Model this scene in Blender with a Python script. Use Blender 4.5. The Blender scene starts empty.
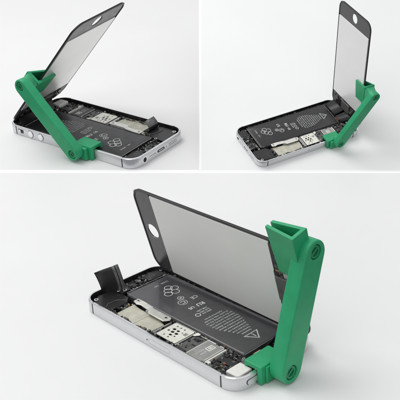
import bpy, bmesh, math, random
from mathutils import Vector, Matrix

scene = bpy.context.scene
C = scene.collection
random.seed(7)

# ------------------------------------------------------------------ placement of camera and the three set-ups
CAM_POS=[23.3822, 26.9834, 21.35]
CAM_ROT=[[-0.726835, -0.284595, 0.625074], [0.684954, -0.233463, 0.690168], [-0.050487, 0.929785, 0.364624]]
SETUPS={
 'main':dict(rot=[[1.0, 0.0, 0.0], [0.0, 1.0, 0.0], [0.0, 0.0, 1.0]],loc=[0.0, 0.0, 0.0],s=0.1,O=[-25.95, -59.77, 7.7],U=[0.0175, 0.9998, -0.0046],V=[0.2522, 0.0, 0.9677],outer=[[-47.16, -348.67], [-297.98, -32.97], [-4.65, 142.1], [131.11, -2.71]],inner=[[-45.12, -344.71], [-294.77, -31.06], [-4.65, 142.1], [131.11, -2.71]]),
 'f1':dict(rot=[[-0.97608, 0.18872, 0.10799], [-0.17575, -0.9772, 0.11917], [0.12802, 0.09734, 0.98698]],loc=[-18.9734, -35.2689, -0.0106],s=0.13999999999999999,O=[-22.46,-17.92,90.5],U=[-.051,.675,-.737],V=[.995,.099,.024],Ls=113.0,outer=[[298.61, 504.67], [432.12, 215.41], [-6.52, -99.54], [-87.0, 35.66]],inner=[[298.61, 504.67], [431.52, 216.71], [-5.09, -97.62], [-85.46, 37.53]]),
 'f2':dict(rot=[[0.26095, -0.92897, 0.26253], [0.86708, 0.34509, 0.35927], [-0.42435, 0.13389, 0.89554]],loc=[-30.4652, -18.0658, 0.3497],s=0.09,O=[-41.15, 58.85, 128.26],U=[0.1011, 0.0225, -0.9946],V=[0.9937, -0.0511, 0.0998],outer=[[-342.91, 46.61], [-213.02, 335.37], [105.28, 96.37], [7.01, -118.01]],inner=[[-342.18, 48.23], [-213.02, 335.37], [103.4, 97.79], [5.49, -115.83]]),
}

W, L, H = 29.3, 61.9, 7.6          # half width, half length, height of a phone body (mm)

# ------------------------------------------------------------------ materials
def new_mat(name):
    m = bpy.data.materials.new(name); m.use_nodes = True
    nt = m.node_tree
    return m, nt, nt.nodes['Principled BSDF']

def simple(name, col, rough=.5, metal=0.0, noise=0.0, nscale=3.0, bump=0.0, bscale=8.0, spec=.5, coat=0.0, rnoise=0.0, sss=0.0):
    m, nt, b = new_mat(name)
    b.inputs['Base Color'].default_value = (*col, 1)
    b.inputs['Roughness'].default_value = rough
    b.inputs['Metallic'].default_value = metal
    b.inputs['Specular IOR Level'].default_value = spec
    b.inputs['Coat Weight'].default_value = coat
    if sss:
        b.inputs['Subsurface Weight'].default_value = sss
        b.inputs['Subsurface Radius'].default_value = (.05, .12, .08)
        b.inputs['Subsurface Scale'].default_value = .6
    tc = nt.nodes.new('ShaderNodeTexCoord')
    if noise:
        n = nt.nodes.new('ShaderNodeTexNoise'); n.inputs['Scale'].default_value = nscale; n.inputs['Detail'].default_value = 5
        nt.links.new(tc.outputs['Object'], n.inputs['Vector'])
        r = nt.nodes.new('ShaderNodeMapRange')
        r.inputs['From Min'].default_value = .3; r.inputs['From Max'].default_value = .7
        r.inputs['To Min'].default_value = 1 - noise; r.inputs['To Max'].default_value = 1 + noise
        nt.links.new(n.outputs['Fac'], r.inputs['Value'])
        v = nt.nodes.new('ShaderNodeVectorMath'); v.operation = 'SCALE'
        v.inputs[0].default_value = col
        nt.links.new(r.outputs['Result'], v.inputs['Scale'])
        nt.links.new(v.outputs['Vector'], b.inputs['Base Color'])
    if rnoise:
        n = nt.nodes.new('ShaderNodeTexNoise'); n.inputs['Scale'].default_value = nscale * 2.3; n.inputs['Detail'].default_value = 6
        nt.links.new(tc.outputs['Object'], n.inputs['Vector'])
        r = nt.nodes.new('ShaderNodeMapRange')
        r.inputs['From Min'].default_value = .3; r.inputs['From Max'].default_value = .7
        r.inputs['To Min'].default_value = max(.03, rough - rnoise); r.inputs['To Max'].default_value = rough + rnoise
        nt.links.new(n.outputs['Fac'], r.inputs['Value']); nt.links.new(r.outputs['Result'], b.inputs['Roughness'])
    if bump:
        n = nt.nodes.new('ShaderNodeTexNoise'); n.inputs['Scale'].default_value = bscale; n.inputs['Detail'].default_value = 4
        nt.links.new(tc.outputs['Object'], n.inputs['Vector'])
        bp = nt.nodes.new('ShaderNodeBump'); bp.inputs['Strength'].default_value = bump; bp.inputs['Distance'].default_value = .02
        nt.links.new(n.outputs['Fac'], bp.inputs['Height']); nt.links.new(bp.outputs['Normal'], b.inputs['Normal'])
    return m

M = {}
M['sheet_big'] = simple('light_grey_paper', (.82, .82, .812), .42, noise=.012, nscale=.012, spec=.18)
M['sheet'] = simple('light_grey_paper_small', (.82, .818, .812), .42, noise=.012, nscale=.012, spec=.18)
M['sheet_f2'] = simple('pale_paper', (.90, .902, .895), .42, noise=.012, nscale=.012, spec=.18)
M['margin'] = simple('white_margin', (.99, .99, .99), .8, spec=.1)
M['alu'] = simple('brushed_aluminium', (.74, .745, .76), .34, .75, noise=.02, nscale=.3, rnoise=.05)
def grain(m, sc, amt):
    nt = m.node_tree; b = nt.nodes['Principled BSDF']
    tc = nt.nodes.new('ShaderNodeTexCoord'); mp = nt.nodes.new('ShaderNodeMapping'); mp.inputs['Scale'].default_value = sc
    n = nt.nodes.new('ShaderNodeTexNoise'); n.inputs['Scale'].default_value = 1; n.inputs['Detail'].default_value = 6
    nt.links.new(tc.outputs['Object'], mp.inputs['Vector']); nt.links.new(mp.outputs['Vector'], n.inputs['Vector'])
    bp = nt.nodes.new('ShaderNodeBump'); bp.inputs['Strength'].default_value = amt; bp.inputs['Distance'].default_value = .02
    nt.links.new(n.outputs['Fac'], bp.inputs['Height']); nt.links.new(bp.outputs['Normal'], b.inputs['Normal'])
grain(M['alu'], (.25, .25, 9), .25)
M['chamfer'] = simple('polished_chamfer', (.93, .93, .94), .16, 1.0)
M['inner'] = simple('inner_black', (.014, .014, .015), .5, noise=.5, nscale=.25, bump=.5, bscale=.6)
M['line'] = simple('antenna_band', (.03, .03, .032), .5)
M['port'] = simple('port_dark', (.006, .006, .006), .6)
M['battery_f1'] = M['battery_f2'] = simple('battery_wrap_dark', (.018, .018, .019), .34, noise=.14, nscale=.09, bump=1.0, bscale=.11, rnoise=.07, coat=.15)
M['battery_main'] = simple('battery_wrap_sheen', (.066, .066, .07), .30, noise=.14, nscale=.09, bump=1.0, bscale=.11, rnoise=.07, coat=.25)  # same wrap as the dark one, its grey sheen put into the colour
M['wrapedge_glare'] = simple('battery_wrap_edge_glare', (.34, .34, .34), .3)  # lip of the wrap, with the glare along it painted in light grey
M['print'] = simple('battery_print', (.66, .66, .66), .5, noise=.2, nscale=.8)
M['pcb'] = simple('circuit_board', (.02, .022, .02), .45, noise=.5, nscale=.5, bump=.4, bscale=1)
M['chip'] = simple('chip_black', (.018, .018, .019), .32, noise=.3, nscale=.8)
M['chipg'] = simple('chip_grey', (.10, .10, .098), .38, noise=.25, nscale=.3)
M['shield'] = simple('shield_grey', (.36, .36, .345), .4, .4, noise=.12, nscale=.3)
M['shield_f1'] = simple('shield_dark', (.06, .06, .058), .4, .3, noise=.2, nscale=.4)
M['cream'] = simple('shield_cream', (.60, .585, .48), .36, .35, noise=.12, nscale=.25, bump=.4, bscale=.2)
M['bracket'] = simple('bracket_metal', (.84, .83, .77), .26, .6, noise=.1, nscale=.3)
M['sim'] = simple('card_reader_plate', (.90, .88, .80), .30, .3, noise=.08, nscale=.4)
M['silver'] = simple('bright_metal', (.75, .75, .74), .25, .9, noise=.1, nscale=.6)
M['gold'] = simple('gold_contact', (.55, .40, .20), .32, .7)
M['copper'] = simple('red_flex', (.30, .10, .07), .4)
M['white'] = simple('white_plastic', (.82, .81, .76), .45, noise=.05, nscale=.5)
M['flex'] = simple('black_ribbon', (.013, .013, .013), .42, noise=.3, nscale=.2, bump=.3, bscale=.25)
M['flexgrey'] = simple('ribbon_lit_fold_and_grey_parts', (.16, .16, .16), .26, .4, noise=.25, nscale=.4)  # grey of small parts; on the black ribbon it paints the lit fold
M['green'] = simple('green_plastic', (.024, .370, .160), .38, noise=.07, nscale=.12, bump=.22, bscale=1.6, sss=.12, rnoise=.06, spec=.4)
M['greend'] = simple('green_plastic_pivot', (.016, .26, .11), .4, noise=.08, nscale=.3)
M['glass'] = simple('front_glass_black', (.012, .012, .013), .12, coat=.5, rnoise=.03)
M['bezel'] = simple('smoked_bezel', (.05, .05, .049), .28, noise=.12, nscale=.12, rnoise=.06)
M['frame'] = simple('display_frame', (.018, .018, .018), .4, noise=.3, nscale=.5)
M['ringm'] = simple('button_gasket', (.16, .16, .16), .35, .3)
for key, c, rg, mt in (('plate_main', (.84, .842, .80), .45, 0), ('plate_f1', (.90, .905, .87), .32, .55), ('plate_f2', (.90, .895, .885), .36, .3)):
    M[key] = simple('display_back_' + key, c, rg, mt, noise=.02, nscale=.03, rnoise=.03, spec=.25)

# ------------------------------------------------------------------ mesh helpers
class MB:
    def __init__(s): s.v = []; s.f = []; s.m = []
    def add(s, vs, fs, mi=0):
        n = len(s.v); s.v += [tuple(v) for v in vs]; s.f += [tuple(i + n for i in f) for f in fs]; s.m += [mi] * len(fs)
    def prism(s, poly, z0, z1, mi=0):
        n = len(poly)
        vs = [(x, y, z0) for x, y in poly] + [(x, y, z1) for x, y in poly]
        s.add(vs, [tuple(range(n))[::-1], tuple(range(n, 2*n))] + [(i, (i+1) % n, n+(i+1) % n, n+i) for i in range(n)], mi)
    def box(s, x0, x1, y0, y1, z0, z1, mi=0):
        s.prism([(x0, y0), (x1, y0), (x1, y1), (x0, y1)], z0, z1, mi)
    def disc(s, cx, cy, r, z0, z1, mi=0, n=24, ry=None):
        ry = ry or r
        s.prism([(cx + r*math.cos(2*math.pi*i/n), cy + ry*math.sin(2*math.pi*i/n)) for i in range(n)], z0, z1, mi)
    def ring(s, cx, cy, r0, r1, z0, z1, mi=0, n=28):
        vs = []
        for r, z in ((r1, z0), (r1, z1), (r0, z1), (r0, z0)):
            vs += [(cx + r*math.cos(2*math.pi*i/n), cy + r*math.sin(2*math.pi*i/n), z) for i in range(n)]
        fs = [(k*n+i, k*n+(i+1) % n, ((k+1) % 4)*n+(i+1) % n, ((k+1) % 4)*n+i) for k in range(4) for i in range(n)]
        s.add(vs, fs, mi)
    def loops(s, loops, mis, cap0=None, cap1=None):
        n = len(loops[0]); vs = [p for l in loops for p in l]; b = len(s.v); s.v += vs
        for k in range(len(loops)-1):
            for i in range(n):
                s.f.append((b+k*n+i, b+k*n+(i+1) % n, b+(k+1)*n+(i+1) % n, b+(k+1)*n+i)); s.m.append(mis[k])
        if cap0 is not None: s.f.append(tuple(b+i for i in range(n))[::-1]); s.m.append(cap0)
        if cap1 is not None: s.f.append(tuple(b+(len(loops)-1)*n+i for i in range(n))); s.m.append(cap1)
    def tube(s, pts, r, mi=0, n=8):
        pts = [Vector(p) for p in pts]; rings = []
        for i, p in enumerate(pts):
            d = (pts[min(i+1, len(pts)-1)] - pts[max(i-1, 0)]).normalized()
            a = d.orthogonal().normalized() if i == 0 else (a - d*(a @ d)).normalized()
            c = d.cross(a)
            rings.append([tuple(p + r*(a*math.cos(2*math.pi*k/n) + c*math.sin(2*math.pi*k/n))) for k in range(n)])
        s.loops(rings, [mi]*len(rings), mi, mi)
    def map(s, fn): s.v = [tuple(fn(Vector(v))) for v in s.v]; return s
    def build(s, name, mats, parent=None, bevel=0.0, segs=2, smooth=True, sharp=35):
        me = bpy.data.meshes.new(name); me.from_pydata([tuple(v) for v in s.v], [], s.f)
        if not isinstance(mats, (list, tuple)): mats = [mats]
        for m in mats: me.materials.append(m)
        for i, p in enumerate(me.polygons): p.material_index = s.m[i]
        bm = bmesh.new(); bm.from_mesh(me)
        bmesh.ops.recalc_face_normals(bm, faces=bm.faces[:]); bm.to_mesh(me); bm.free()
        o = bpy.data.objects.new(name, me); C.objects.link(o)
        if parent: o.parent = parent
        if bevel:
            b = o.modifiers.new('bevel', 'BEVEL'); b.width = bevel; b.segments = segs; b.limit_method = 'ANGLE'; b.angle_limit = math.radians(30); b.harden_normals = False
        if smooth:
            me.polygons.foreach_set('use_smooth', [True]*len(me.polygons))
            me.set_sharp_from_angle(angle=math.radians(sharp))
        return o

def rrect(hw, hl, r, n=10, cx=0, cy=0):
    out = []
    for qx, qy, a0 in ((1, -1, -90), (1, 1, 0), (-1, 1, 90), (-1, -1, 180)):
        for i in range(n+1):
            a = math.radians(a0 + 90*i/n)
            out.append((cx + qx*(hw-r) + r*math.cos(a), cy + qy*(hl-r) + r*math.sin(a)))
    return out

def holed_plate(outer, holes, z0, z1):
    """flat plate with holes, as an MB"""
    bm = bmesh.new(); edges = []
    for lp in [outer] + holes:
        vs = [bm.verts.new((x, y, z0)) for x, y in lp]
        edges += [bm.edges.new((vs[i], vs[(i+1) % len(vs)])) for i in range(len(vs))]
    bmesh.ops.triangle_fill(bm, edges=edges, use_beauty=True, use_dissolve=False)
    r = bmesh.ops.extrude_face_region(bm, geom=bm.faces[:])
    for v in [g for g in r['geom'] if isinstance(g, bmesh.types.BMVert)]: v.co.z = z1
    m = MB(); bm.verts.index_update()
    m.add([v.co[:] for v in bm.verts], [tuple(v.index for v in f.verts) for f in bm.faces]); bm.free()
    return m

def circle(cx, cy, r, n=32): return [(cx + r*math.cos(2*math.pi*i/n), cy + r*math.sin(2*math.pi*i/n)) for i in range(n)]

def screw(x, y, z, r, parent, z0=None, depth=.25, fn=None):
    n = 16; z0 = z - .6 if z0 is None else z0
    lp = lambda rr, zz: [(x + rr*math.cos(2*math.pi*i/n), y + rr*math.sin(2*math.pi*i/n), zz) for i in range(n)]
    c = MB(); c.loops([lp(r*.95, z0), lp(r, z-.12), lp(r*.9, z), lp(r*.5, z), lp(r*.42, z-depth)], [0, 0, 0, 1], 1, 1)
    if fn: c.map(fn)
    return c.build('screw', [M['silver'], M['port']], parent)

def text_mb(items):
    """lines of lettering: (string, x, y, size, rotation, bold) laid flat at z = 0 as one MB"""
    mb = MB()
    for s, x, y, size, rot, off, *wd in items:
        cu = bpy.data.curves.new('lettering', 'FONT'); cu.body = s; cu.size = size; cu.align_x = 'CENTER'; cu.align_y = 'CENTER'
        cu.offset = off; cu.resolution_u = 2
        o = bpy.data.objects.new('lettering', cu); C.objects.link(o)
        bpy.context.view_layer.update()
        me = o.to_mesh()
        c, sn = math.cos(rot), math.sin(rot)
        xs = [v.co.x for v in me.vertices]; sx = wd[0]/(max(xs)-min(xs)) if wd else 1
        mb.add([(x + c*v.co.x*sx - sn*v.co.y, y + sn*v.co.x*sx + c*v.co.y, 0) for v in me.vertices], [tuple(p.vertices) for p in me.polygons])
        o.to_mesh_clear(); bpy.data.objects.remove(o); bpy.data.curves.remove(cu)
    return mb

def empty(name, matrix, label=None, cat=None, group=None):
    o = bpy.data.objects.new(name, None); o.empty_display_size = 5; C.objects.link(o); o.matrix_world = matrix
    if label: o['label'] = label
    if cat: o['category'] = cat
    if group: o['group'] = group
    return o

def setup_matrix(k):
    S = SETUPS[k]; r = Matrix(S['rot']).to_4x4(); r.translation = Vector(S['loc'])
    return r @ Matrix.Scale(S['s'], 4)

# ------------------------------------------------------------------ the three sheets the photographs' objects stand on
def sheet(k, mat, label):
    S = SETUPS[k]; mb = MB()
    inn, out = S['inner'], S['outer']
    cx = sum(p[0] for p in out)/4; cy = sum(p[1] for p in out)/4
    n = 14
    # grey top: gridded so that it carries a very slight natural sag away from the objects
    def P(i, j):
        u, v = i/n, j/n
        a = [inn[0][t]*(1-u)*(1-v) + inn[1][t]*u*(1-v) + inn[2][t]*u*v + inn[3][t]*(1-u)*v for t in (0, 1)]
        return (a[0], a[1], 0)
    b = len(mb.v); mb.v += [P(i, j) for j in range(n+1) for i in range(n+1)]
    for j in range(n):
        for i in range(n):
            q = b + j*(n+1)+i; mb.f.append((q, q+1, q+n+2, q+n+1)); mb.m.append(0)
    # white margin round the grey area, and the tapering underside of the board
    ti = [(p[0], p[1], 0) for p in inn]; to = [(p[0], p[1], 0) for p in out]
    lo = [(p[0] + (cx-p[0])*.03, p[1] + (cy-p[1])*.03, -5) for p in out]
    for i in range(4):
        j = (i+1) % 4
        if (Vector(ti[i])-Vector(to[i])).length > .01 or (Vector(ti[j])-Vector(to[j])).length > .01:
            q = [ti[i], ti[j], to[j], to[i]]; uq = []
            for t in q:
                if t not in uq: uq.append(t)
            mb.add(uq, [tuple(range(len(uq)))], 1)
        mb.add([to[i], to[j], lo[j], lo[i]], [(0, 1, 2, 3)], 1)
    mb.add(lo, [(0, 1, 2, 3)], 1)
    o = mb.build('tabletop', [mat, M['margin']], smooth=False)
    o.matrix_world = setup_matrix(k); o['kind'] = 'structure'; o['label'] = label
    return o
sheet('main', M['sheet_big'], 'large light grey tabletop with a white edge under the biggest phone')
sheet('f1', M['sheet'], 'light grey tabletop with a white edge in the upper left')
sheet('f2', M['sheet_f2'], 'pale grey tabletop with a white edge in the upper right')

# ------------------------------------------------------------------ phone
def batt_print(mb0):
    t = []
    t.append(('Li-ion', -15.8, -41.2, 2.3, 0, .02)); t.append(('3.8V', -9.5, -41.2, 1.9, 0, 0))
    rows = ['Authorized Service', 'Provider Only. Potential', 'for fire or burning. Do not', 'disassemble, puncture, crush,', 'heat or burn. See manual for',
            'safety instructions. Battery', 'must be recycled or disposed', 'of properly. Replace with', 'specified battery only', 'Do not short circuit', 'Caution Li-ion', 'Assembled']
    widths = [13, 17, 19.5, 19, 19.5, 18.5, 17.5, 15.5, 13.5, 11.5, 9.5, 7]
    y = 8.0
    for s, w in zip(rows, widths):
        t.append((s, -8.6, y, 1.5, 0, .02, w)); y += 2.26
    t.append(('CE', -15.5, -15.0, 4.0, 0, .05)); t.append(('RU', -12.5, -6.6, 4.2, 0, .12)); t.append(('US', -6.0, -6.9, 3.2, 0, .1))
    for i, s in enumerate(('1440 mAh', '5.45 Whr', 'APN 616')):
        t.append((s, -9.0, -1.5 + i*2.0, 1.8, 0, .03))
    t.append(('C', -7.2, -15.2, 4.4, 0, .05))
    m = text_mb(t)
    r = MB()
    for cx, cy in ((-15.4, -31.8), (-10.4, -31.8), (-12.9, -28.0), (-12.9, -34.4), (-8.0, -28.6)):
        r.ring(cx, cy, 2.1, 2.55, 0, .02, n=24)
    r.ring(-9.6, -19.8, 1.6, 2.0, 0, .02); r.ring(-7.0, -15.2, 2.5, 2.85, 0, .02); r.disc(-9.6, -19.8, .7, 0, .02)
    r.ring(-3.2, 1.5, 1.2, 1.7, 0, .02)
    # warning triangle
    T = [(-13.9, 35.2), (-3.6, 35.2), (-8.75, 42.0)]
    cxx, cyy = sum(p[0] for p in T)/3, sum(p[1] for p in T)/3
    I = [(cxx + (x-cxx)*.78, cyy + (yy-cyy)*.78) for x, yy in T]
    for i in range(3):
        j = (i+1) % 3
        r.add([(*T[i], .01), (*T[j], .01), (*I[j], .01), (*I[i], .01)], [(0, 1, 2, 3)])
    r.box(-9.05, -8.45, 37.0, 39.4, 0, .02); r.box(-9.05, -8.45, 36.1, 36.6, 0, .02)
    # rule along the end of the cell
    m.v = [(x, yy, .01) for x, yy, z in m.v]
    b = len(m.v); m.v += r.v; m.f += [tuple(i+b for i in f) for f in r.f]; m.m += r.m
    m.v = [(x, yy, z + mb0) for x, yy, z in m.v]
    return m

PRINT_MESH = None
def make_phone(k, label, flap):
    global PRINT_MESH
    S = SETUPS[k]
    root = empty('phone', setup_matrix(k), label, 'phone', 'opened phones')
    rnd = random.Random(11)
    # housing
    def lp(ins, z): return [(x, y, z) for x, y in rrect(W-ins, L-ins, 9.6-ins, 12)]
    hb = MB()
    hb.loops([lp(.55, 0), lp(.05, .5), lp(0, .62), lp(0, H-.62), lp(.05, H-.5), lp(.55, H), lp(1.25, H), lp(1.45, H-.25), lp(1.5, 1.2)],
             [1, 0, 0, 0, 1, 1, 2, 2], 1, 2)
    house = hb.build('housing', [M['alu'], M['chamfer'], M['inner']], root, sharp=25)
    for sx in (-1, 1):
        for sy in (-1, 1):
            a = MB(); y0 = sy*(L-10.2)
            a.box(min(sx*(W-.4), sx*(W+.03)), max(sx*(W-.4), sx*(W+.03)), y0-.45, y0+.45, .6, H-.6)
            a.box(min(sx*(W-1.2), sx*(W-.55)), max(sx*(W-1.2), sx*(W-.55)), y0-.45, y0+.45, H-.3, H+.02)
            a.build('antenna_band', M['line'], house)
    # controls on the sides
    b = MB()
    for y in (36.5, 26.0):
        b = MB(); b.disc(0, 0, 2.5, 0, .45); b.map(lambda v, y=y: Vector((-W - v.z, y + v.x, 3.8 + v.y)))
        vb = b.build('volume_button', M['chamfer'], house, .12)
        b = MB(); b.ring(0, 0, 2.55, 2.85, -.1, .04); b.map(lambda v, y=y: Vector((-W - v.z, y + v.x, 3.8 + v.y))); b.build('button_gap', M['line'], vb)
    b = MB(); b.prism(rrect(2.9, 1.5, .5, 4), -.1, .03, 0); b.prism(rrect(1.2, 1.1, .4, 4, .9), 0, .55, 1)
    b.map(lambda v: Vector((-W - v.z, 47.0 + v.x, 3.8 + v.y))); b.build('mute_switch', [M['line'], M['silver']], house)
    b = MB(); b.prism(rrect(5.0, 1.55, 1.5, 6), -.1, .03, 0); b.prism(rrect(4.75, 1.3, 1.25, 6), 0, .5, 1)
    b.map(lambda v: Vector((17.0 + v.x, L + v.z, 3.8 + v.y))); b.build('power_button', [M['line'], M['alu']], house)
    b = MB(); b.ring(0, 0, 1.75, 2.35, -.1, .12, 0); b.disc(0, 0, 1.75, -.3, .02, 1)
    b.map(lambda v: Vector((-17.5 + v.x, -L - v.z, 3.7 + v.y))); b.build('headphone_jack', [M['chamfer'], M['port']], house)
    b = MB(); b.prism(rrect(4.3, 1.25, 1.1, 6), -.1, .05, 0); b.prism(rrect(4.0, 1.0, .9, 6), -.1, .08, 1); b.box(-2.8, 2.8, -.2, .2, 0, .1, 0)
    b.map(lambda v: Vector((0 + v.x, -L - v.z, 3.7 + v.y))); b.build('charging_port', [M['chamfer'], M['port']], house)
    b = MB()
    for i in range(6):
        for j in range(2): b.disc(9.4 + i*1.55, .65 - 1.3*j, .38, -.1, .03, 0, 10)
    for i in range(4): b.disc(-11.6 + i*1.4, 0, .35, -.1, .03, 0, 10)
    b.map(lambda v: Vector((v.x, -L - v.z, 3.7 + v.y))); b.build('speaker_grille', M['port'], house)
    for x in (-6.1, 6.1):
        screw(0, 0, .08, .85, house, -.1, .06, lambda v, x=x: Vector((x + v.x, -L - v.z, 3.7 + v.y)))
    # tray of the SIM card in the east side: fine outline and pin hole
    b = MB(); o_, i_ = rrect(8.4, 1.5, 1.2, 5), rrect(8.3, 1.4, 1.1, 5)
    b.loops([[(x, y, .012) for x, y in o_], [(x, y, .012) for x, y in i_]], [0]); b.disc(-9.6, 0, .5, -.1, .02, 0, 12)
    b.map(lambda v: Vector((W + v.z, 6.5 + v.x, 3.8 + v.y))); b.build('card_tray', M['line'], house)

    # battery
    b = MB()
    bl = lambda ins, z: [(x, y, z) for x, y in rrect(17-ins, 47.4-ins, 1.6, 4, -9.0, -.4)]
    b.loops([bl(0, 1.3), bl(0, 5.4), bl(.35, 5.95), bl(1.0, 6.15)], [0]*3, 0, 0)
    bat = b.build('battery', M['battery_' + k], root, sharp=60)
    b = MB(); b.tube([(-25.2, -48.1, 5.9), (-20, -48.3, 6.2), (-5, -48.2, 6.25), (7.0, -48.1, 6.0), (7.6, -44, 5.9)], .22, 0, 6)
    b.build('wrap_seam_glare', M['wrapedge_glare'], bat)  # raised wrap lip, its glare carried by the light colour
    b = MB(); b.tube([(-24.5, 47.0, 6.0), (-10, 47.2, 6.2), (7.2, 47.0, 6.0)], .16, 0, 6)
    b.build('wrap_seam_glare', M['wrapedge_glare'], bat)
    if PRINT_MESH is None:
        pm = batt_print(6.17); po = pm.build('printed_label', M['print'], bat, smooth=False); PRINT_MESH = po.data
    else:
        po = bpy.data.objects.new('printed_label', PRINT_MESH); C.objects.link(po); po.parent = bat
    b = MB(); b.box(3.5, 8.2, 46, 51.5, 3.6, 4.6); b.build('battery_connector', M['chip'], bat, .15)

    # logic board and what stands on it
    b = MB(); b.prism([(8.6, -38), (27.2, -38), (27.2, 50), (22, 58.5), (9.5, 58.5), (9.5, 47.5), (8.6, 47.5)], 2.2, 3.2)
    board = b.build('logic_board', M['pcb'], root)
    def chip(x0, x1, y0, y1, z1, mat, name='chip', parent=board, bev=.15, z0=3.1):
        c = MB(); c.box(x0, x1, y0, y1, z0, z1); return c.build(name, mat, parent, bev)
    c = MB(); c.prism([(11.0, -36.5), (24.0, -36.0), (27.0, -33), (27.0, -7.0), (14.6, -6.2), (13.6, -9), (12.6, -12), (12.2, -30)], 3.1, 4.7)
    pl = c.build('cream_shield', M['cream'], board, .3)
    c = MB()
    c.box(14, 26, -20.1, -19.9, 4.65, 4.76); c.build('shield_seam', M['shield'], pl)
    # bracket: a raised thin metal arm
    c = MB(); c.prism([(7.6, -36.6), (11.2, -36.9), (12.2, -33.2), (11.2, -30.4), (12.0, -22.5), (14.2, -20.5), (14.4, -7.4), (11.2, -5.2), (9.3, -6.2), (9.2, -21), (8.2, -23), (7.4, -31)], 6.1, 6.75)
    br = c.build('metal_bracket', M['bracket'], board, .18)
    screw(11.4, -8.4, 7.0, 1.15, br); screw(9.4, -34.6, 7.0, 1.2, br)
    c = MB(); c.box(8.2, 9.0, -33, -8, 3.1, 6.2); c.build('bracket_wall', M['shield'], br)
    c = MB(); c.box(10, 13, -24, -21, 3.1, 6.2); c.build('bracket_foot', M['shield'], br)
    # card reader: cream plate with punched openings and spring fingers
    holes = []
    for (x, y, rx, ry) in ((11.6, 1.4, .6, .6), (11.6, 4.2, .6, .6), (11.6, 7.0, .6, .6), (14.6, 2.2, .95, 1.15), (14.6, 5.2, .8, 1.1), (17.0, 3.4, .95, 1.2), (17.0, 6.4, .95, 1.15), (17.2, .5, .7, .8),
                           (19.6, 4.6, .8, 1.1), (19.4, 7.6, .6, .6), (21.6, 1.8, .55, .6), (21.8, 5.2, .6, .6), (14.4, 8.2, .5, .5)):
        holes.append([(x + rx*math.cos(t*math.pi/6), y + ry*math.sin(t*math.pi/6)) for t in range(12)])
    c = holed_plate(rrect(7.2, 7.3, .8, 4, 16.8, 5.4), holes, 5.2, 5.6)
    sr = c.build('card_reader', M['sim'], board, smooth=False)
    c = MB(); c.box(9.9, 23.7, -1.6, 12.4, 3.1, 4.6); c.build('reader_base', M['port'], sr)
    for (x0, x1, y0, y1, z) in ((9.2, 24.4, 13.1, 13.8, 5.4), (9.2, 24.4, -3.2, -2.4, 5.0), (8.6, 9.2, -2, 13, 5.5)):
        c = MB(); c.box(x0, x1, y0, y1, 3.1, z); c.build('reader_rail', M['silver'], sr, .1)
    c = MB(); c.box(13.2, 15.8, 9.6, 11.8, 5.55, 5.7); c.build('reader_latch', M['shield'], sr, .05)
    # shields and labels behind the reader
    chip(10.2, 25.6, 14.4, 22.4, 4.9, M['chipg'], 'grey_shield')
    lab = chip(9.8, 25.4, 22.9, 35.2, 5.3, M['shield_f1'] if k == 'f1' else M['shield'], 'labelled_shield')
    c = MB(); z0, z1 = 5.28, 5.36
    for (x0, x1, y0, y1) in ((9.9, 25.3, 22.95, 23.35), (9.9, 25.3, 34.6, 34.95)): c.box(x0, x1, y0, y1, z0, z1)
    for (x0, x1, y0, y1) in ((12.0, 16.6, 27.4, 27.9), (12.0, 16.6, 30.6, 31.1), (12.0, 12.5, 27.9, 30.6), (16.1, 16.6, 27.9, 30.6), (13.1, 15.4, 28.4, 29.1), (13.1, 15.4, 29.5, 30.1)):
        c.box(x0, x1, y0, y1, z0, z1)
    c.build('shield_marking', M['white'], lab)
    tm = text_mb([('338S1131', 20.3, 27.6, 1.5, 0, .03), ('A1429', 20.0, 29.8, 1.5, 0, .03)]); tm.v = [(x, y, 5.37) for x, y, z in tm.v]
    tm.build('shield_lettering', M['print'], lab, smooth=False)
    chip(10.0, 24.8, 35.9, 36.8, 5.6, M['white'], 'white_strip'); chip(8.9, 9.6, 15, 34, 5.2, M['silver'], 'shield_fence')
    chip(22.8, 24.8, 36.9, 38.6, 5.5, M['white'], 'connector')
    for (x0, x1, y0, y1, z, m_) in ((11, 18.5, 38.0, 48.4, 4.9, 'chip'), (19.3, 26.6, 39.2, 47.6, 4.7, 'chip'), (10.0, 14.2, 49.2, 52, 5.6, 'chipg'), (15.6, 21.5, 48.9, 49.8, 5.4, 'shield'),
                                    (24.9, 27.3, 46.8, 54.5, 5.0, 'chip'), (9.9, 12.4, 53.5, 57.6, 5.4, 'silver'), (24.0, 26.8, 14.6, 21.6, 5.3, 'pcb')):
        chip(x0, x1, y0, y1, z, M[m_])
    chip(14.6, 24.6, 50.4, 58.6, 6.9, M['white'], 'white_module', bev=.5)
    c = MB(); c.prism([(8.6, -4.4), (9.6, -5.2), (24, -4.8), (24, -3.9)], 3.1, 5.4); c.build('bright_clip', M['silver'], board, .1)
    c = MB(); c.prism([(8.8, 13.9), (12.2, 13.9), (12.4, 15.0), (10.0, 16.8), (8.8, 16.4)], 5.4, 5.7); c.build('bright_clip', M['white'], board, .1)

    # bottom end (speaker, dock connector, cable)
    c = MB(); c.prism([(8.5, -58.5), (20, -59.3), (26, -55), (27, -47), (26.5, -40.5), (13, -40), (9, -44)], 1.2, 5.6)
    sp = c.build('speaker_module', M['chip'], root, .6)
    screw(23.8, -55.4, 6.1, 1.45, sp)
    c = MB(); c.tube([(12, -42, 5.6), (16, -46, 5.8), (22, -46.5, 5.8), (25.5, -44, 5.7)], .25, 0, 6); c.build('speaker_seam', M['chipg'], sp)
    c = MB(); c.box(-5.2, 5.2, -60.0, -52.6, 1.3, 5.0); c.box(-4, 4, -52.6, -50.4, 1.3, 4.2, 1); dk = c.build('dock_connector', [M['chip'], M['flexgrey']], root, .3)
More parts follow.
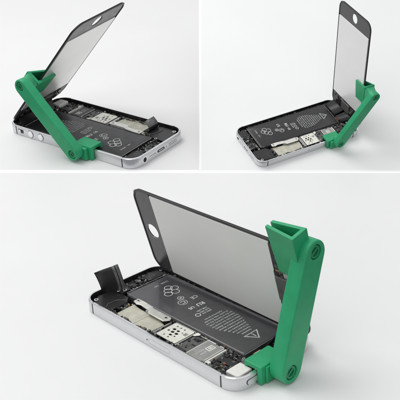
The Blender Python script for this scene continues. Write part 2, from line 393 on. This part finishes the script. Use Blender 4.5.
    c = MB(); c.box(-22.5, -12.6, -60.0, -51.2, 1.3, 5.4); c.disc(-17.5, -55, 3.0, 5.3, 5.8, 0, 20); c.build('jack_module', M['chip'], root, .4)
    # earpiece end
    c = MB(); c.box(-7, 6, 54.5, 60.2, 1.3, 5.2); c.box(-5.5, 4.5, 56, 58.6, 5.1, 5.6, 1); c.build('vibration_module', [M['chip'], M['flexgrey']], root, .3)
    c = MB(); c.box(-26.5, -14.5, 49.5, 59.0, 1.3, 4.2); c.disc(-20, 55, 2.6, 4.1, 4.7, 0, 18); c.build('switch_bracket', M['chip'], root, .3)
    c = MB(); c.box(-1.2, 4.0, 48.9, 52.6, 4.4, 5.8, 0); c.box(-.6, 3.4, 49.5, 50.4, 5.75, 6.0, 1); c.box(-.6, 3.4, 51.2, 52.0, 5.75, 6.0, 2); c.build('flex_connector', [M['copper'], M['white'], M['gold']], root, .12)
    c = MB(); c.ring(7.8, 57.2, 2.2, 3.1, 4.4, 6.1, 0, 22); cm_ = c.build('rear_camera', M['silver'], root); c = MB(); c.disc(7.8, 57.2, 2.2, 4.4, 5.6, 0, 18); c.build('lens', M['glass'], cm_)
    # scattered small screws
    for (x, y, z, r_) in ((-26.2, -57.0, 5.6, 1.1), (-8.2, -55.8, 5.4, 1.0), (8.2, -50.8, 6.1, 1.1), (3.0, -50.9, 5.6, 1.0), (-23.2, -50.4, 5.6, 1.0), (6.8, 52.2, 5.8, 1.0), (-12, 51.5, 5.0, .9), (-24.5, 58.3, 5.4, .9),
                          (26.3, -38.6, 5.7, .9), (25.8, 12.8, 5.9, .8), (10.2, 48.6, 6.0, .8), (25.9, 36.6, 5.8, .9), (-9.0, 60.0 - 1, 5.4, .8), (-14.0, -59.0, 5.7, .9)):
        screw(x, y, z, r_, root, 1.25)
    # bent cables
    c = MB()
    for pts in (((-24, -50.5, 4.8), (-16, -50.2, 5.6), (-9, -51.5, 5.2), (-4, -50, 4.9)), ((9, -50, 5.8), (5, -53, 6.1), (-2, -51, 5.6)), ((-22, 49, 4.8), (-14, 52.5, 5.2), (-9, 50, 5.4), (-2, 53.5, 5.0))):
        c = MB(); c.tube(pts, .42, 0, 6); c.build('wire', M['flex'], root)
    c = MB(); c.tube(((8.4, -46, 5.6), (8.7, -20, 5.4), (8.5, 5, 5.6), (8.6, 40, 5.4)), .3, 0, 6)
    c.build('wire', M['flex'], root)
    # crowd of tiny parts in the two ends and along the board: one uncountable mass
    c = MB()
    zones = [(-27, 8, -60, -49.5, 150), (9.2, 27, -5.5, -3.2, 14), (9, 27, 36.8, 58, 130), (-27, 9, 48.5, 60, 150), (24.5, 27.4, -38, 40, 110), (8.3, 9.8, -38, 46, 90), (-27.6, -26.4, -47, 46, 60), (10, 26, -40, -37, 20), (10.4, 25.4, 14.6, 22.2, 26)]
    for (x0, x1, y0, y1, n) in zones:
        for _ in range(n):
            x = rnd.uniform(x0, x1); y = rnd.uniform(y0, y1)
            if abs(x) > 20 and abs(y) > 54 and (abs(x)-19.5)**2 + (abs(y)-52)**2 > 62: continue
            a = rnd.uniform(.2, .95); d = rnd.uniform(.2, 1.2); z = rnd.uniform(4.0, 5.75)
            mi = rnd.choices((0, 1, 2, 3, 4, 5), (42, 20, 14, 7, 13, 2))[0]
            if mi in (2, 3, 4, 5): a *= .55; d *= .6
            t = rnd.choice((0, 0, 0, rnd.uniform(-.6, .6))); ct, st = math.cos(t), math.sin(t)
            c.prism([(x + ct*p - st*q, y + st*p + ct*q) for p, q in ((-a, -d), (a, -d), (a, d), (-a, d))], 1.3, z, mi)
    o = c.build('small_component', [M['chip'], M['chipg'], M['shield'], M['gold'], M['silver'], M['copper']], root, smooth=False)
    o['kind'] = 'stuff'
    # black insulating films with gloss
    c = MB()
    for poly, z in (([(-24, -58.5), (-13, -60), (-12, -51), (-25, -50)], 5.5), ([(-12, 54), (-8, 48.6), (1, 49.5), (-2, 56)], 5.3), ([(-26, 42), (-14, 49), (-16, 56), (-26.5, 52)], 5.2)):
        c = MB(); c.prism(poly, z, z+.12); c.build('insulating_film', M['flex'], root)

    # cable lifted off the bottom end
    if flap == 'up':
        pts = [(16.0, -60.2), (12.0, -57.0), (8.4, -53.6), (7.3, -52.8), (6.8, -52.4), (5.4, -51.3)]
        base = 3.6
        c = MB(); n = len(pts); rows = 9
        for j in range(rows):
            t = j/(rows-1)
            for (x, y) in pts:
                lean = 4.6*t**1.3 - .5*math.sin(math.pi*t)
                c.v.append((x + .42*lean + .6*t*(x-10)/5, y - .7*lean - .6*t*(10-x)/5, base + (17.2 - (x-10)*.36)*t))
        for j in range(rows-1):
            for i in range(n-1):
                q = j*n+i; c.f.append((q, q+1, q+n+1, q+n)); c.m.append(1 if i in (2, 4) else 0)  # grey columns: light on the ribbon's fold, painted in
        fl = c.build('dock_cable', [M['flex'], M['flexgrey']], root, sharp=60)
        so = fl.modifiers.new('thickness', 'SOLIDIFY'); so.thickness = .2
        c = MB()
        c.box(3.2, 9.4, -52.8, -49.4, 4.4, 6.6, 0); screw(6.6, -50.6, 7.1, 1.25, fl); screw(9.6, -52.9, 7.0, 1.0, fl)
        c.build('cable_clamp', [M['chip'], M['silver']], fl, .2)
    elif flap == 'tilt':
        c = MB()
        prof = [(-34.5, 4.9), (-37.5, 5.1), (-39.5, 5.7), (-40.6, 7.2), (-40.4, 9.2), (-39.2, 11.0), (-36.6, 13.4)]
        c.v = []
        xs = [14.2, 20.0, 24.6]
        for (y, z) in prof:
            for x in xs: c.v.append((x, y, z))
        n = len(xs)
        for j in range(len(prof)-1):
            for i in range(n-1):
                q = j*n+i; c.f.append((q, q+1, q+n+1, q+n)); c.m.append(1 if j >= 4 else 0)  # upper rows grey: the lit face of the bent ribbon, painted
        fl = c.build('dock_cable', [M['flex'], M['flexgrey']], root, sharp=60)
        so = fl.modifiers.new('thickness', 'SOLIDIFY'); so.thickness = .4
    else:
        c = MB(); c.prism([(10, -57), (20, -57.5), (25, -52), (25.5, -42), (11, -42.5)], 5.7, 5.95); c.build('dock_cable', M['flex'], root, .08)

    # ---------------- display assembly, child of the phone
    O, U, V = Vector(S['O']), Vector(S['U']).normalized(), Vector(S['V']).normalized()
    N = U.cross(V)
    scr_m = Matrix(((U.x, V.x, N.x, O.x), (U.y, V.y, N.y, O.y), (U.z, V.z, N.z, O.z), (0, 0, 0, 1)))
    Ls, Ws = S.get('Ls', 123.8), 58.6
    hole = circle(8.6, Ws/2, 4.9, 36)
    g = holed_plate(rrect(Ls/2, Ws/2, 8.6, 12, Ls/2, Ws/2), [hole], -.6, -.1)
    disp = g.build('display_panel', M['glass'], root, smooth=False); disp.matrix_local = scr_m
    g = holed_plate(rrect(8.0, Ws/2-1.0, 4.0, 8, 8.9, Ws/2), [circle(8.6, Ws/2, 5.1, 36)], -.1, .25)
    g.build('home_bezel', M['bezel'], disp, smooth=False)
    g = MB(); g.ring(8.6, Ws/2, 4.9, 5.3, -.62, .3, 0, 36); g.build('home_button_ring', M['ringm'], disp)
    g = MB(); o_, i_ = rrect(Ls/2-.12, Ws/2-.12, 8.5, 12, Ls/2, Ws/2), rrect(Ls/2-1.0, Ws/2-1.0, 7.6, 12, Ls/2, Ws/2)
    g.loops([[(x, y, -.1) for x, y in o_], [(x, y, .6) for x, y in o_], [(x, y, .6) for x, y in i_], [(x, y, -.1) for x, y in i_]], [0]*3)
    g.build('display_frame', M['frame'], disp)
    g = MB(); g.prism(rrect((Ls-32.2)/2, Ws/2-1.7, .8, 4, 16.6 + (Ls-32.2)/2, Ws/2), -.05, .75); g.build('display_back_plate', M['plate_' + k], disp, .15)
    g = MB(); g.box(Ls-16, Ls-2.2, 2.4, Ws-2.4, -.05, .8, 0); bz = g.build('earpiece_bezel', M['frame'], disp, .2)
    g = MB()
    r2 = random.Random(5)
    for _ in range(60):
        x, y = r2.uniform(Ls-14.3, Ls-3.8), r2.uniform(5, Ws-8); a, d = r2.uniform(.3, 1.6), r2.uniform(.3, 1.6)
        g.box(x-a, x+a, y-d, y+d, .7, r2.uniform(1.0, 1.5), r2.choices((0, 1, 2, 3), (10, 4, 1, 1))[0])
    g.build('earpiece_component', [M['chip'], M['chipg'], M['silver'], M['gold']], bz, smooth=False)['kind'] = 'stuff'
    g = MB(); g.box(Ls-14.8, Ls-4.8, 22, 37, .7, 2.4); g.build('earpiece_speaker', M['chipg'], bz, .3)
    # three flexible cables from display to board
    inv = scr_m.inverted()
    Mx = scr_m
    for (v0, v1, x0, x1) in (((5, 27, -25, -5), (30, 44, -3, 8)) if k != 'main' else ((6, 12, -18, -10), (14, 19, -9, -3))):
        a0, a1 = Mx @ Vector((Ls-4, v0, .9)), Mx @ Vector((Ls-4, v1, .9))
        if k == 'main': b0, b1 = Vector((x0, 50, 5.6)), Vector((x1, 50, 5.6))
        else: b0, b1 = Vector((x0, 49.5, 6.0)), Vector((x1, 49.5, 6.0))
        out = N*1.5 + Vector((0, 0, -1)) if k != 'main' else N*2
        c = MB(); n = 10
        for i in range(n+1):
            t = i/n
            for p, q in ((a0, b0), (a1, b1)):
                w_ = p*(1-t)**2 + ((p+q)/2 + out)*2*t*(1-t) + q*t*t
                c.v.append(tuple(w_))
        for i in range(n): c.f.append((2*i, 2*i+1, 2*i+3, 2*i+2)); c.m.append(0)
        f_ = c.build('display_cable', M['flex'], root, sharp=60); so = f_.modifiers.new('thickness', 'SOLIDIFY'); so.thickness = .3
    return root

# ------------------------------------------------------------------ green holder
def make_holder(k, label):
    S = SETUPS[k]
    root = empty('screen_holder', setup_matrix(k), label, 'screen holder', 'green screen holders')
    # tool frame: u along the rim, n outward, z up  ->  phone coordinates
    if k == 'main': F = lambda v: Vector((-v.x, L + v.y, v.z)); lo, up = (-4.0, 7.6), (13.0, 62.0)
    if k == 'f1': F = lambda v: Vector((-W - v.y, v.x, v.z)); lo, up = (-16.6, 7.2), (23.6, 47.0)
    if k == 'f2': F = lambda v: Vector((W + v.y, v.x, v.z)); lo, up = (28.0, 11.2), (59.4, 60.8)
    G = lambda pts: [Vector(p) for p in pts]
    n0, n1, R, hr = (3.9, 12.6, 7.0, 3.8) if k == 'main' else (5.6, 12.4, 5.7, 3.2)
    # arm: stadium outline with round holes at both ends
    d = Vector((up[0]-lo[0], up[1]-lo[1])); ln = d.length; d /= ln; e = Vector((-d.y, d.x))
    def st(r):
        out = []
        for i in range(15):
            a = math.pi*i/14 + math.pi/2
            out.append((lo[0] + r*(math.cos(a)*d.x + math.sin(a)*e.x), lo[1] + r*(math.cos(a)*d.y + math.sin(a)*e.y)))
        for i in range(15):
            a = math.pi*i/14 - math.pi/2
            out.append((up[0] + r*(math.cos(a)*d.x + math.sin(a)*e.x), up[1] + r*(math.cos(a)*d.y + math.sin(a)*e.y)))
        return out
    ph = [(lo[0] - d.x*1.2, lo[1] - d.y*1.2), (up[0] + d.x*1.0, up[1] + d.y*1.0)]
    bm = bmesh.new()
    def lpv(pts, n): return [bm.verts.new((p[0], n, p[1])) for p in pts]
    def wall(a, b):
        for i in range(len(a)): bm.faces.new((a[i], a[(i+1) % len(a)], b[(i+1) % len(a)], b[i]))
    rr_ = .8; L0 = [lpv(st(R - rr_*(1-math.sin(t))), n0 + rr_*(1-math.cos(t))) for t in (0, math.pi/6, math.pi/3, math.pi/2)]
    L1 = [lpv(st(R - rr_*(1-math.sin(t))), n1 - rr_*(1-math.cos(t))) for t in (math.pi/2, math.pi/3, math.pi/6, 0)]
    Ls_ = L0 + L1
    for a, b in zip(Ls_, Ls_[1:]): wall(a, b)
    caps = [bm.faces.new(L0[0][::-1])]
    edges = []
    def loop_edges(vs):
        return [bm.edges.get((vs[i], vs[(i+1) % len(vs)])) or bm.edges.new((vs[i], vs[(i+1) % len(vs)])) for i in range(len(vs))]
    edges += loop_edges(L1[-1])
    for c_ in ph:
        h0, h1, h2 = lpv(circle(*c_, hr+.3, 28), n1), lpv(circle(*c_, hr, 28), n1 - .35), lpv(circle(*c_, hr, 28), n1 - 2.2)
        edges += loop_edges(h0); wall(h0, h1); wall(h1, h2); caps.append(bm.faces.new(h2))
    bmesh.ops.triangle_fill(bm, edges=edges, use_beauty=True, use_dissolve=False)
    bm.verts.index_update(); bm.verts.ensure_lookup_table()
    m = MB(); m.add([v.co[:] for v in bm.verts], [tuple(v.index for v in f.verts) for f in bm.faces])
    flat = [abs(f.normal.y) > .999 for f in bm.faces]; bm.free()
    m.map(F)
    arm = m.build('arm', M['green'], root, sharp=40)
    for p, fl_ in zip(arm.data.polygons, flat):
        if fl_: p.use_smooth = False
    # pivot pins with a slot
    for (u, z) in ph:
        p = MB(); p.ring(0, 0, hr-1.5, hr-.45, 0, 1.5, 0, 24); p.box(1.4-hr, hr-1.4, -.5, .5, 0, 1.3, 0)
        p.disc(0, 0, hr-.05, -.05, .45, 0, 24)
        a = .6
        p.map(lambda v: F(Vector((u + v.x*math.cos(a) - v.y*math.sin(a), n1 - 2.15 + v.z, z + v.x*math.sin(a) + v.y*math.cos(a)))))
        p.build('pivot_pin', M['greend'], arm, .12)
    # lower clamp: flange over the rim, wall outside, boss to the arm
    c0, c1 = lo[0] - LC[k], lo[0] + 6
    prof = [(-8.0, H-2.2), (-6.3, H-2.2), (-6.3, H+.08), (.3, H+.08), (.3, .3), (3.0, .3), (3.0, H+2.6), (-8.0, H+2.6)]
    q = MB(); q.loops([[(c0, a, z) for a, z in prof], [(c1, a, z) for a, z in prof]], [0], 0, 0)
    q.map(F)
    cl = q.build('lower_clamp', M['green'], root, .5, 3)
    q = MB()
    q.box(c0 + 3.0, lo[0]+4.5, 2.9, n0+.1, .6, H+1.8)
    q.map(F); q.build('clamp_boss', M['green'], cl, .4, 2)
    q = MB(); q.prism(circle(lo[0], lo[1], R-1.4, 28), 2.5, n0 + .2); q.map(lambda v: F(Vector((v.x, v.z, v.y)))); q.build('pivot_boss', M['green'], cl, .3)
    # upper clamp on the edge of the display
    O, U, V = Vector(S['O']), Vector(S['U']).normalized(), Vector(S['V']).normalized(); N = U.cross(V)
    if k == 'main': E0 = O + U*S.get('Ls', 123.8) + V*UC['main'][0]; A, Bv = V, -U
    if k == 'f1': E0 = O + U*UC['f1'][0] + V*0; A, Bv = -U, V
    if k == 'f2': E0 = O + U*UC['f2'][0] + V*58.6; A, Bv = -U, -V
    E0 = E0 - N*UC[k][2] - Bv*UC[k][6]
    hgt = UC[k][1]; sg = 1
    # outline of the V-shaped cup in (b, c): b inward along the display, c across it
    cw, cb = UC[k][4], UC[k][5]; q0 = UC[k][2]
    cup_o = [(-3.6, -cw), (cb, q0-2.9), (cb, q0-.9), (-1.4, 2.2-cw), (-1.4, cw-2.2), (cb, q0+.9), (cb, q0+2.9), (-3.6, cw)]
    q = MB()
    # taper the cup towards its lower end
    n = len(cup_o)
    def ring_(a, s, bs): return [tuple(E0 + A*a + Bv*(b if b < 0 else b*bs) + N*(c*s*sg)) for b, c in cup_o]
    q.loops([ring_(0, .92, .84), ring_(hgt*.5, .97, .93), ring_(hgt, 1, 1)], [0, 0], 0, 0)
    uc = q.build('upper_clamp', M['green'], root, .35, 3)
    # web joining cup and arm: hull of the cup wall and a disc on the arm
    bm = bmesh.new(); pts = []
    for a in (.6, hgt*UC[k][3]):
        for c in (-cw*.85, cw*.85):
            for b in (-3.3, -1.7): pts.append(E0 + A*a + Bv*b + N*c)
    for i in range(20):
        t = 2*math.pi*i/20; pts.append(F(Vector((up[0] + (R-.4)*math.cos(t), n0 + .4, up[1] + (R-.4)*math.sin(t)))))
    for p in pts: bm.verts.new(p)
    bmesh.ops.convex_hull(bm, input=bm.verts[:])
    for v in [v for v in bm.verts if not v.link_faces]: bm.verts.remove(v)
    bm.verts.index_update()
    w_ = MB(); w_.add([v.co[:] for v in bm.verts], [tuple(v.index for v in f.verts) for f in bm.faces]); bm.free()
    w_.build('clamp_web', M['green'], uc, .5, 2)
    return root

LC = {'main': 11.5, 'f1': 10.5, 'f2': 10.5}
UC = {'main': (42.5, 26.0, 0, .95, 5.3, 15.5, 2.8), 'f1': (77.0, 19.0, 3.6, .95, 6.0, 15.0, 0), 'f2': (89.0, 20.0, 3.6, .95, 6.0, 13.0, 0)}

make_phone('main', 'largest opened phone, display standing along its far long edge, black cable sticking up', 'up')
make_phone('f1', 'opened phone at upper left, volume buttons and headphone socket facing, display leaning over it', 'tilt')
make_phone('f2', 'smallest opened phone, upper right, its pale display standing upright', 'flat')
make_holder('main', 'largest green plastic holder, clamped to the short end of the biggest phone')
make_holder('f1', 'green plastic holder clamped beside the volume buttons, its arm slanting up to the left')
make_holder('f2', 'smallest green plastic holder, its arm slanting up to the right')

# ------------------------------------------------------------------ camera
cam = bpy.data.cameras.new('camera'); co = bpy.data.objects.new('camera', cam); C.objects.link(co)
mw = Matrix(CAM_ROT).to_4x4(); mw.translation = Vector(CAM_POS); co.matrix_world = mw
cam.sensor_width = 36; cam.lens = 67.5; cam.clip_start = .5; cam.clip_end = 2000
scene.camera = co

# ------------------------------------------------------------------ light
def area(name, pos, target, size, power, col=(1, 1, 1)):
    l = bpy.data.lights.new(name, 'AREA'); l.shape = 'RECTANGLE'; l.size = size[0]; l.size_y = size[1]; l.energy = power; l.color = col
    o = bpy.data.objects.new(name, l); C.objects.link(o); o.location = pos
    o.rotation_euler = (Vector(target) - Vector(pos)).to_track_quat('-Z', 'Y').to_euler()
    return o
area('softbox_overhead', (10, -75, 130), (-12, -18, 0), (110, 90), 106000, (1, .995, .985))
area('softbox_front', (90, 20, 70), (-10, -10, 0), (100, 90), 15000, (.96, .98, 1))

w = bpy.data.worlds.new('World'); scene.world = w; w.use_nodes = True
nt = w.node_tree; bg = nt.nodes['Background']
tc = nt.nodes.new('ShaderNodeTexCoord'); sp = nt.nodes.new('ShaderNodeSeparateXYZ'); rp = nt.nodes.new('ShaderNodeValToRGB')
nt.links.new(tc.outputs['Generated'], sp.inputs[0])
mr = nt.nodes.new('ShaderNodeMapRange'); mr.inputs['From Min'].default_value = -1; mr.inputs['From Max'].default_value = 1
nt.links.new(sp.outputs['Z'], mr.inputs['Value']); nt.links.new(mr.outputs['Result'], rp.inputs['Fac'])
rp.color_ramp.elements[0].position = .40; rp.color_ramp.elements[0].color = (.32, .32, .33, 1)
rp.color_ramp.elements[1].position = .80; rp.color_ramp.elements[1].color = (.95, .96, .98, 1)
nt.links.new(rp.outputs['Color'], bg.inputs['Color']); bg.inputs['Strength'].default_value = .74

scene.view_settings.view_transform = 'Standard'; scene.view_settings.look = 'None'; scene.view_settings.exposure = 0; scene.view_settings.gamma = 1
scene.render.engine = 'CYCLES'
scene.cycles.max_bounces = 6
